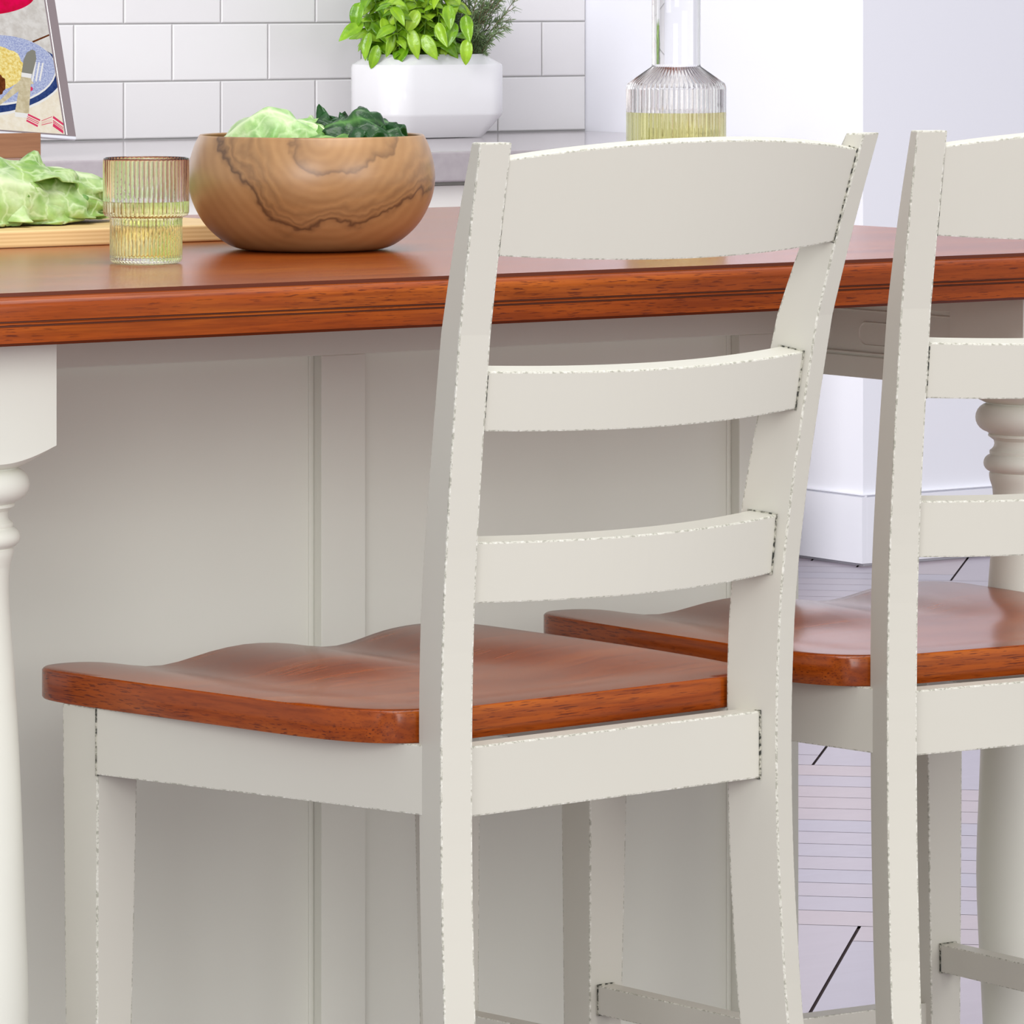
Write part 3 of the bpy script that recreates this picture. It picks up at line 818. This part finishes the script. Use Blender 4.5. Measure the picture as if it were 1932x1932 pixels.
def carafe():
    e = empty('glass_carafe', (3.0025, 3.949, TOP + 0.0003))
    tag(e, 'tall ribbed glass carafe of white wine standing behind the near chair', 'carafe')
    a = 0.0010
    o_ = [(0.0, 0.0), (0.041, 0.0), (0.0450, 0.0014), (0.0463, 0.005, a), (0.0465, 0.03, a), (0.0465, 0.09, a), (0.0465, 0.1365, a), (0.0452, 0.1398, a), (0.0440, 0.1408, a), (0.0238, 0.1550, 0.0005), (0.0229, 0.1562, 0), (0.0227, 0.158), (0.0227, 0.2600), (0.0230, 0.2630)]
    i_ = [(0.0219, 0.2630), (0.0212, 0.2600), (0.0212, 0.158), (0.0215, 0.1560), (0.0420, 0.1398), (0.0440, 0.1372), (0.0446, 0.134), (0.0446, 0.09), (0.0446, 0.008), (0.0430, 0.006), (0.0, 0.0055)]
    link('carafe_body', lathe_mesh('carafe_body', o_ + i_, 372, 62), M['glass'], e, 50)
    q = 0.0002
    L_ = [(0.0, 0.0053), (0.0430 + q, 0.0058), (0.0446 + q, 0.008), (0.0446 + q, 0.06), (0.0446 + q, 0.1125), (0.0446 + q, 0.1129), (0.0, 0.1129)]
    link('wine', lathe_mesh('wine', L_, 168), M['wine'], e, 50)
carafe()

# ================================================================== PLANTER, BASIL, ROSEMARY
M['ceramic'] = mat('white_glazed_ceramic', lin(234, 233, 235), 0.12, 0.5, coat=0.4, coat_rough=0.03)[0]
PLX, PLY = 6.058, 8.797
def rrect(hx, hy, r_, n=8):
    out = []
    for cx_, cy_, a0 in ((hx - r_, hy - r_, 0), (-hx + r_, hy - r_, 90), (-hx + r_, -hy + r_, 180), (hx - r_, -hy + r_, 270)):
        for k in range(n + 1):
            a = R(a0 + 90 * k / n); out.append((cx_ + r_ * math.cos(a), cy_ + r_ * math.sin(a)))
    return out
def planter():
    e = empty('herb_planter', (PLX, PLY, CT + 0.0005))
    tag(e, 'white glossy ceramic planter with angled sides holding basil and rosemary', 'planter')
    secs = [(0.1085, 0.0585, 0.030, 0.0), (0.1095, 0.0595, 0.030, 0.0012)]
    def seg(p, q, n):
        return [tuple(a + (b_ - a) * k / n for a, b_ in zip(p, q)) for k in range(1, n + 1)]
    A = (0.1095, 0.0595, 0.030, 0.0012); B = (0.1450, 0.0920, 0.055, 0.0440); Bm = (0.1475, 0.0940, 0.056, 0.0500); D_ = (0.1475, 0.0940, 0.056, 0.1400); Dm = (0.1460, 0.0925, 0.055, 0.1475); E_ = (0.1180, 0.0690, 0.045, 0.1660); F_ = (0.1165, 0.0675, 0.045, 0.1680); G_ = (0.1125, 0.0635, 0.030, 0.1680); H_ = (0.1125, 0.0635, 0.030, 0.150)
    allp = [A, B, Bm, D_, Dm, E_, F_, G_, H_, (0.1125, 0.0635, 0.030, 0.149)]
    bm = bmesh.new()
    rings = [[(x_, y_, s_[3]) for x_, y_ in rrect(s_[0], s_[1], s_[2])] for s_ in allp]
    add_loft(bm, rings)
    bm_obj(bm, 'pot', M['ceramic'], e, 0.003, 3, 0, smooth=50, angle=30)
    bm = bmesh.new()
    add_loft(bm, [[(x_, y_, z_) for x_, y_ in rrect(0.111, 0.062, 0.03)] for z_ in (0.1495, 0.157)])
    so = bm_obj(bm, 'soil', mat('dark_soil', lin(52, 40, 32), 0.9)[0], e)
    return e
planter()

def blade(bm, lay, base, d, nrm, L_, W_, curl, nu=7, nv=4, val=None, cup=0.3):
    d = d.normalized(); sd = d.cross(nrm)
    if sd.length < 1e-4: sd = d.cross(Vector((1, 0, 0)))
    sd.normalize(); up = sd.cross(d).normalized()
    g_ = []; tone_ = random.random()
    for i in range(nu + 1):
        u = i / nu
        w_ = W_ * (math.sin(PI * u ** 0.72) ** 0.85 if 0 < u < 1 else 0.0)
        a = curl * u
        c_ = base + d * (L_ * (math.sin(a) / curl if abs(curl) > 1e-3 else u)) - up * (L_ * ((1 - math.cos(a)) / curl if abs(curl) > 1e-3 else 0))
        upl = up * math.cos(a) + d * math.sin(a)
        row = []
        for j in range(nv + 1):
            v_ = -1 + 2 * j / nv
            p = c_ + sd * (v_ * w_) + upl * (cup * w_ * (abs(v_) ** 1.5) + 0.05 * w_ * math.sin(u * 14))
            x_ = bm.verts.new(p); x_[lay] = (tone_ ** 1.5 * 0.75 + math.exp(-(v_ / 0.12) ** 2) * 0.2) if val is None else val; row.append(x_)
        g_.append(row)
    for i in range(nu):
        for j in range(nv): bm.faces.new((g_[i][j], g_[i + 1][j], g_[i + 1][j + 1], g_[i][j + 1]))

def tube(bm, pts, r0, r1, n=6):
    rings = []
    for k, p in enumerate(pts):
        q = pts[min(k + 1, len(pts) - 1)] - pts[max(k - 1, 0)]
        q.normalize(); a = q.orthogonal().normalized(); b_ = q.cross(a)
        r_ = r0 + (r1 - r0) * k / (len(pts) - 1)
        rings.append([p + (a * math.cos(2 * PI * i / n) + b_ * math.sin(2 * PI * i / n)) * r_ for i in range(n)])
    add_loft(bm, rings)

M['basil'] = leaf_mat('basil_green', lin(60, 112, 8), lin(118, 168, 18), lin(178, 216, 62), 0.22, 0.2)
M['basil_stem'] = mat('basil_stem_green', lin(120, 160, 60), 0.5)[0]
M['rosemary'] = leaf_mat('rosemary_green', lin(62, 84, 52), lin(122, 148, 96), lin(150, 170, 124), 0.5, 0.1)
M['twig'] = mat('rosemary_twig', lin(112, 98, 70), 0.7)[0]
camr = Vector((math.cos(R(PHI)), -math.sin(R(PHI)), 0)); camf = Vector((math.sin(R(PHI)), math.cos(R(PHI)), 0)); UP = Vector((0, 0, 1))
def basil():
    rnd = random.Random(21)
    e = empty('basil_plant', (PLX - 0.045, PLY, CT + 0.158))
    tag(e, 'bushy bright green basil filling the left of the white planter', 'herb plant')
    bmf = bmesh.new(); lay = bmf.verts.layers.float.new('vein'); bms = bmesh.new()
    def lf(p, dr, L_):
        nrm = (UP * 0.9 - camf * 0.7 + Vector((rnd.uniform(-.5, .5), rnd.uniform(-.5, .5), 0)))
        blade(bmf, lay, p, dr, nrm, L_, L_ * rnd.uniform(0.19, 0.28), rnd.uniform(0.5, 1.8), 9, 6, None, rnd.uniform(-0.25, 0.35))
    for k in range(44):
        sx, sy = rnd.uniform(-0.055, 0.075), rnd.uniform(-0.045, 0.045)
        b0 = Vector((sx, sy, 0))
        lean = Vector((sx * 0.8 - 0.01, sy * 0.9, 0)); h = rnd.uniform(0.05, 0.20)
        if sx > 0.03: lean = Vector((-0.01, sy * 0.8, 0))
        pts = [b0 + lean * (i / 5) ** 1.3 * 1.0 + UP * h * i / 5 for i in range(6)]
        tube(bms, pts, 0.0015, 0.001)
        for q in range(1, 6):
            for rep in range(3):
                a = rnd.uniform(0, 2 * PI)
                dr = camr * math.cos(a) + camf * math.sin(a) * 0.7 + UP * rnd.uniform(-0.5, 0.35)
                lf(pts[q] + Vector((0, 0, rnd.uniform(-0.01, 0.01))), dr, rnd.uniform(0.036, 0.060))
    # leaves hanging over the front rim and the left side
    for rx, z_, dx_, dz_, L_ in ((-0.075, 0.055, -0.35, -1.0, 0.055), (-0.088, 0.075, -0.9, -0.6, 0.060), (-0.060, 0.030, -0.25, -1, 0.050), (0.000, 0.026, -0.55, -0.55, 0.052), (0.030, 0.050, 0.5, -0.9, 0.055), (0.006, 0.062, 0.25, -1.0, 0.060),
                                 (0.118, 0.042, -0.05, -1.0, 0.052), (0.095, 0.075, -0.3, -1, 0.050), (-0.030, 0.055, -0.1, -1, 0.05), (0.115, 0.090, 0.15, -1, 0.055), (0.060, 0.075, 0.35, -1, 0.052), (-0.095, 0.115, -0.3, -1.0, 0.055), (-0.050, 0.085, 0.3, -0.9, 0.05), (0.02, 0.1, -0.4, -0.9, 0.05), (0.08, 0.11, 0.1, -0.9, 0.05), (-0.02, 0.12, 0.4, -0.8, 0.05)):
        p = camr * rx - camf * 0.085 + UP * z_
        dr = camr * dx_ - camf * 0.45 + UP * dz_
        blade(bmf, lay, p, dr, -camf + UP * 0.5 + camr * rnd.uniform(-0.6, 0.6), L_ * 1.08, L_ * rnd.uniform(0.20, 0.27), rnd.uniform(0.2, 1.2), 10, 6, None, rnd.uniform(0.1, 0.5))
    me = bpy.data.meshes.new('foliage'); bmf.to_mesh(me); bmf.free()
    o = link('foliage', me, M['basil'], e, True); thick(o, 0.0005)
    me = bpy.data.meshes.new('stem'); bms.to_mesh(me); bms.free(); link('stem', me, M['basil_stem'], e, True)
basil()
def rosemary():
    rnd = random.Random(5)
    e = empty('rosemary_plant', (PLX + 0.078, PLY, CT + 0.158))
    tag(e, 'fine grey-green rosemary in the right end of the white planter', 'herb plant')
    bmf = bmesh.new(); lay = bmf.verts.layers.float.new('vein'); bms = bmesh.new()
    for k in range(78):
        sx, sy = rnd.uniform(-0.030, 0.030), rnd.uniform(-0.045, 0.045)
        b0 = Vector((sx, sy, 0)); h = rnd.uniform(0.04, 0.19)
        out_ = camr * (rnd.uniform(-0.01, 0.092) * (0.4 + 0.6 * h / 0.15)) - camf * rnd.uniform(-0.03, 0.06)
        droop = rnd.uniform(0.0, 0.06)
        pts = [b0 + out_ * (i / 9) ** 1.2 + UP * (h * i / 9 - droop * (i / 9) ** 3) for i in range(10)]
        tube(bms, pts, 0.0011, 0.0006, 5)
        for q in range(1, 10):
            for rep in range(7):
                f_ = rnd.random(); p = pts[q - 1].lerp(pts[q], f_)
                ax = (pts[q] - pts[q - 1]).normalized(); a = rnd.uniform(0, 2 * PI); o1 = ax.orthogonal().normalized(); o2 = ax.cross(o1)
                dr = ax * rnd.uniform(0.3, 1.0) + (o1 * math.cos(a) + o2 * math.sin(a)) * 0.9
                blade(bmf, lay, p, dr, ax, rnd.uniform(0.012, 0.021), 0.0011, rnd.uniform(-0.9, 0.9), 4, 1, rnd.uniform(0, 0.7), 0.0)
    me = bpy.data.meshes.new('foliage'); bmf.to_mesh(me); bmf.free()
    o = link('foliage', me, M['rosemary'], e, True); thick(o, 0.0004)
    me = bpy.data.meshes.new('stem'); bms.to_mesh(me); bms.free(); link('stem', me, M['twig'], e, True)
rosemary()

# ================================================================== TABLET ON ITS WOODEN STAND
def tablet():
    P = Vector((4.9141, 8.2506, 0.862))
    r0 = camr * math.cos(R(35)) + camf * math.sin(R(35)); bk = -camr * math.sin(R(35)) + camf * math.cos(R(35))
    tau, rho = R(25.5), R(5)
    up = UP * math.cos(tau) + bk * math.sin(tau)
    rx = r0 * math.cos(rho) - up * math.sin(rho); uy = up * math.cos(rho) + r0 * math.sin(rho)
    nz = rx.cross(uy)                         # towards the viewer
    W_, H_ = 0.34, 0.30
    e = empty('tablet', P)
    Mx = Matrix((rx, uy, nz)).transposed().to_4x4()
    e.rotation_euler = Mx.to_euler()
    tag(e, 'tablet showing a breakfast photo, propped up at the left edge of view', 'tablet')
    case = mat('taupe_tablet_bezel', lin(122, 110, 112), 0.35, 0.5)[0]
    silver = mat('silver_tablet_edge', lin(226, 226, 232), 0.3, 0.5, 0.4)[0]
    bm = bmesh.new(); add_box(bm, -W_, 0, 0, H_, -0.0075, -0.0006)
    bm_obj(bm, 'case', silver, e, 0.002, 3)
    bm = bmesh.new(); add_box(bm, -W_ + 0.001, -0.0008, 0.006, H_ - 0.001, -0.0008, 0.0)
    bm_obj(bm, 'bezel', case, e)
    bm = bmesh.new(); add_box(bm, -0.0200, -0.0184, 0.0075, H_ - 0.012, 0.0, 0.0006)
    bm_obj(bm, 'screen_rim', mat('bright_rim', lin(240, 236, 234), 0.2)[0], e)
    sx0, sx1, sy0, sy1 = -W_ + 0.022, -0.0235, 0.0085, H_ - 0.02
    def glow(name, col, spk=None, sc=200):
        m = bpy.data.materials.new(name); m.use_nodes = True; nt = m.node_tree
        nt.nodes.remove(nt.nodes['Principled BSDF']); t = NT(nt)
        em = t.n('ShaderNodeEmission'); em.inputs[1].default_value = 0.93; em.inputs[0].default_value = col
        if spk: t.l(t.ramp(t.noise(t.coords(), sc, 4, 0.65), [(0.38, col), (0.62, spk)]), em.inputs[0])
        o_ = [x for x in nt.nodes if x.type == 'OUTPUT_MATERIAL'][0]; t.l(em.outputs[0], o_.inputs[0]); return m
    mats = [glow('screen_cloth', lin(238, 226, 204), lin(246, 238, 222), 60), glow('screen_table', lin(206, 200, 194), lin(226, 222, 218), 50), glow('screen_plate', lin(198, 206, 232), lin(150, 160, 205), 330),
            glow('screen_navy', lin(34, 54, 110), lin(62, 82, 136), 60), glow('screen_eggs', lin(255, 240, 170), lin(228, 196, 96), 180), glow('screen_tomato', lin(232, 14, 84), lin(200, 20, 60), 30), glow('screen_steel', lin(140, 138, 128)),
            glow('screen_handle', lin(220, 208, 178), lin(198, 184, 150), 90), glow('screen_stripe', lin(222, 66, 106)), glow('screen_white', lin(240, 238, 236)), glow('screen_meat', lin(120, 66, 34), lin(90, 46, 24), 160)]
    bm = bmesh.new(); lvl = [0.0001]
    def poly(pts, mi):
        # clip to the screen
        def clip(ps, f, g_):
            o_ = []
            for a, b_ in zip(ps, ps[1:] + ps[:1]):
                ia, ib = f(a), f(b_)
                if ia: o_.append(a)
                if ia != ib: o_.append(g_(a, b_))
            return o_
        def gx(c_): return lambda a, b_: (c_, a[1] + (b_[1] - a[1]) * (c_ - a[0]) / (b_[0] - a[0]))
        def gy(c_): return lambda a, b_: (a[0] + (b_[0] - a[0]) * (c_ - a[1]) / (b_[1] - a[1]), c_)
        for f, g_ in ((lambda p: p[0] >= sx0, gx(sx0)), (lambda p: p[0] <= sx1, gx(sx1)), (lambda p: p[1] >= sy0, gy(sy0)), (lambda p: p[1] <= sy1, gy(sy1))):
            pts = clip(pts, f, g_)
            if len(pts) < 3: return
        lvl[0] += 0.00004
        bm.faces.new([bm.verts.new((p[0], p[1], lvl[0])) for p in pts]).material_index = mi
    # the photo is laid out through the tablet's own axes: kx, ky turn picture pixels into metres on the screen
    def q(px, py):
        # inverse of the tablet's plane projection, linear over this small area
        ux, uy_ = px - 145.0, 262.0 - py
        a11, a12, a21, a22 = TJ
        det = a11 * a22 - a12 * a21
        return ((a22 * ux - a12 * uy_) / det, (-a21 * ux + a11 * uy_) / det)
    F_ = 10000.0 / (P.x * math.sin(R(PHI)) + P.y * math.cos(R(PHI)))
    Y_ = P.x * math.sin(R(PHI)) + P.y * math.cos(R(PHI))
    def jac(d): # screen derivative per metre along d
        X_ = P.dot(camr)
        dxs = (d.dot(camr) - d.dot(camf) * X_ / Y_) * F_
        dys = (d.z + d.dot(camf) * (1.152 - P.z) / Y_) * F_
        return dxs, dys
    j1, j2 = jac(rx), jac(uy)
    TJ = (j1[0], j2[0], j1[1], j2[1])
    def ell(cx_, cy_, a, b_, rot=0, n=40, jit=0.0):
        rnd = random.Random(int(cx_ * 7 + cy_)); o_ = []
        for k in range(n):
            th = 2 * PI * k / n; rr = 1 + rnd.uniform(-jit, jit)
            x_, y_ = a * rr * math.cos(th), b_ * rr * math.sin(th)
            o_.append(q(cx_ + x_ * math.cos(rot) - y_ * math.sin(rot), cy_ + x_ * math.sin(rot) + y_ * math.cos(rot)))
        return o_
    def pp(*l): return [q(*x_) for x_ in l]
    poly([(sx0, sy0), (sx1, sy0), (sx1, sy1), (sx0, sy1)], 1)
    poly(pp((-200, 190), (40, 75), (140, 60), (140, 40), (200, 300), (-200, 300)), 1)
    poly(pp((60, 76), (92, 62), (93, 65), (62, 79)), 10)
    poly(pp((-200, 215), (20, 200), (118, 150), (160, 300), (-200, 300)), 0)
    poly(ell(-10, 150, 132, 68, -0.12), 9)
    poly(ell(-10, 147, 131, 66, -0.12), 3)
    poly(ell(-8, 132, 114, 67, -0.02), 9)
    poly(ell(-8, 130, 112, 65, -0.02), 2)
    poly(ell(-12, 128, 58, 44, 0.1, 40, 0.05), 4)
    poly(ell(-14, 158, 26, 24, 0.2, 30, 0.1), 10)
    poly(ell(58, 167, 4, 4), 8)
    poly(ell(2, 2, 62, 22, -0.18), 5); poly(ell(-30, 0, 60, 20, 0.1), 5)
    for k in range(3):
        x0 = 59 + k * 7; poly(pp((x0, 152 - k), (x0 + 6, 115 + k), (x0 + 9, 116 + k), (x0 + 3, 155 - k)), 9)
    poly(pp((-10, 206), (-10, 200), (36, 152), (58, 150), (64, 157), (50, 160)), 7)
    poly(pp((40, 140), (44, 112), (50, 98), (60, 92), (66, 95), (68, 110), (60, 142)), 6)
    poly(pp((40, 139), (59, 142), (54, 218), (48, 222), (30, 219), (28, 214)), 7)
    poly(pp((40, 136), (60, 139), (58, 147), (40, 144)), 9)
    poly(pp((28, 211), (55, 214), (53, 222), (29, 220)), 9)
    for dy, th_ in ((0, 3.2), (5, 1.2), (8, 1.2), (11, 3.4)):
        poly(pp((53 - dy * 0.25, 214 + dy), (76 - dy * 0.4, 225 + dy), (75 - dy * 0.4, 225 + dy + th_), (52 - dy * 0.25, 214 + dy + th_)), 8)
        poly(pp((78, 227 + dy * 0.7), (98, 219 + dy), (98, 219 + dy + th_ * 0.4), (78, 227 + dy * 0.7 + th_ * 0.4)), 8)
    for dy, th_ in ((0, 4.5), (8, 1.5), (11, 1.5), (14, 6)):
        poly(pp((100, 218 + dy), (119, 232 + dy), (119, 232 + dy + th_), (99, 218 + dy + th_)), 8)
    me = bpy.data.meshes.new('screen'); 
    bm.to_mesh(me); bm.free(); link('screen', me, mats, e)
    # stand: lip, base and back rest in walnut
    m, nt, b = mat('walnut', lin(142, 98, 68), 0.5); t = NT(nt)
    t.l(t.mix(t.noise(t.coords((0.15, 1, 3)), 60, 4, 0.6), lin(120, 78, 52), lin(160, 114, 82)), b.inputs['Base Color'])
    st = empty('tablet_stand', (P.x, P.y, CT))
    ang = math.atan2(r0.y, r0.x); st.rotation_euler = (0, 0, ang)
    tag(st, 'brown wooden stand whose front lip holds the tablet', 'stand')
    # local x along the stand, y away from the viewer
    x1 = -0.092
    box_obj('lip', (x1 - 0.15, x1, -0.030, -0.012, 0.0, 0.0440), m, st, 0.001)
    box_obj('base', (x1 - 0.15, x1, -0.012, 0.14, 0.0, 0.016), m, st, 0.001)
    bm = bmesh.new()
    t_ = math.tan(tau)
    add_hexa(bm, [(x1 - 0.13, 0.030, 0.0155), (x1 - 0.02, 0.030, 0.0155), (x1 - 0.02, 0.048, 0.0155), (x1 - 0.13, 0.048, 0.0155)],
             [(x1 - 0.13, 0.030 + t_ * 0.16, 0.175), (x1 - 0.02, 0.030 + t_ * 0.16, 0.175), (x1 - 0.02, 0.048 + t_ * 0.16, 0.175), (x1 - 0.13, 0.048 + t_ * 0.16, 0.175)])
    bm_obj(bm, 'back_rest', m, st, 0.001)
tablet()
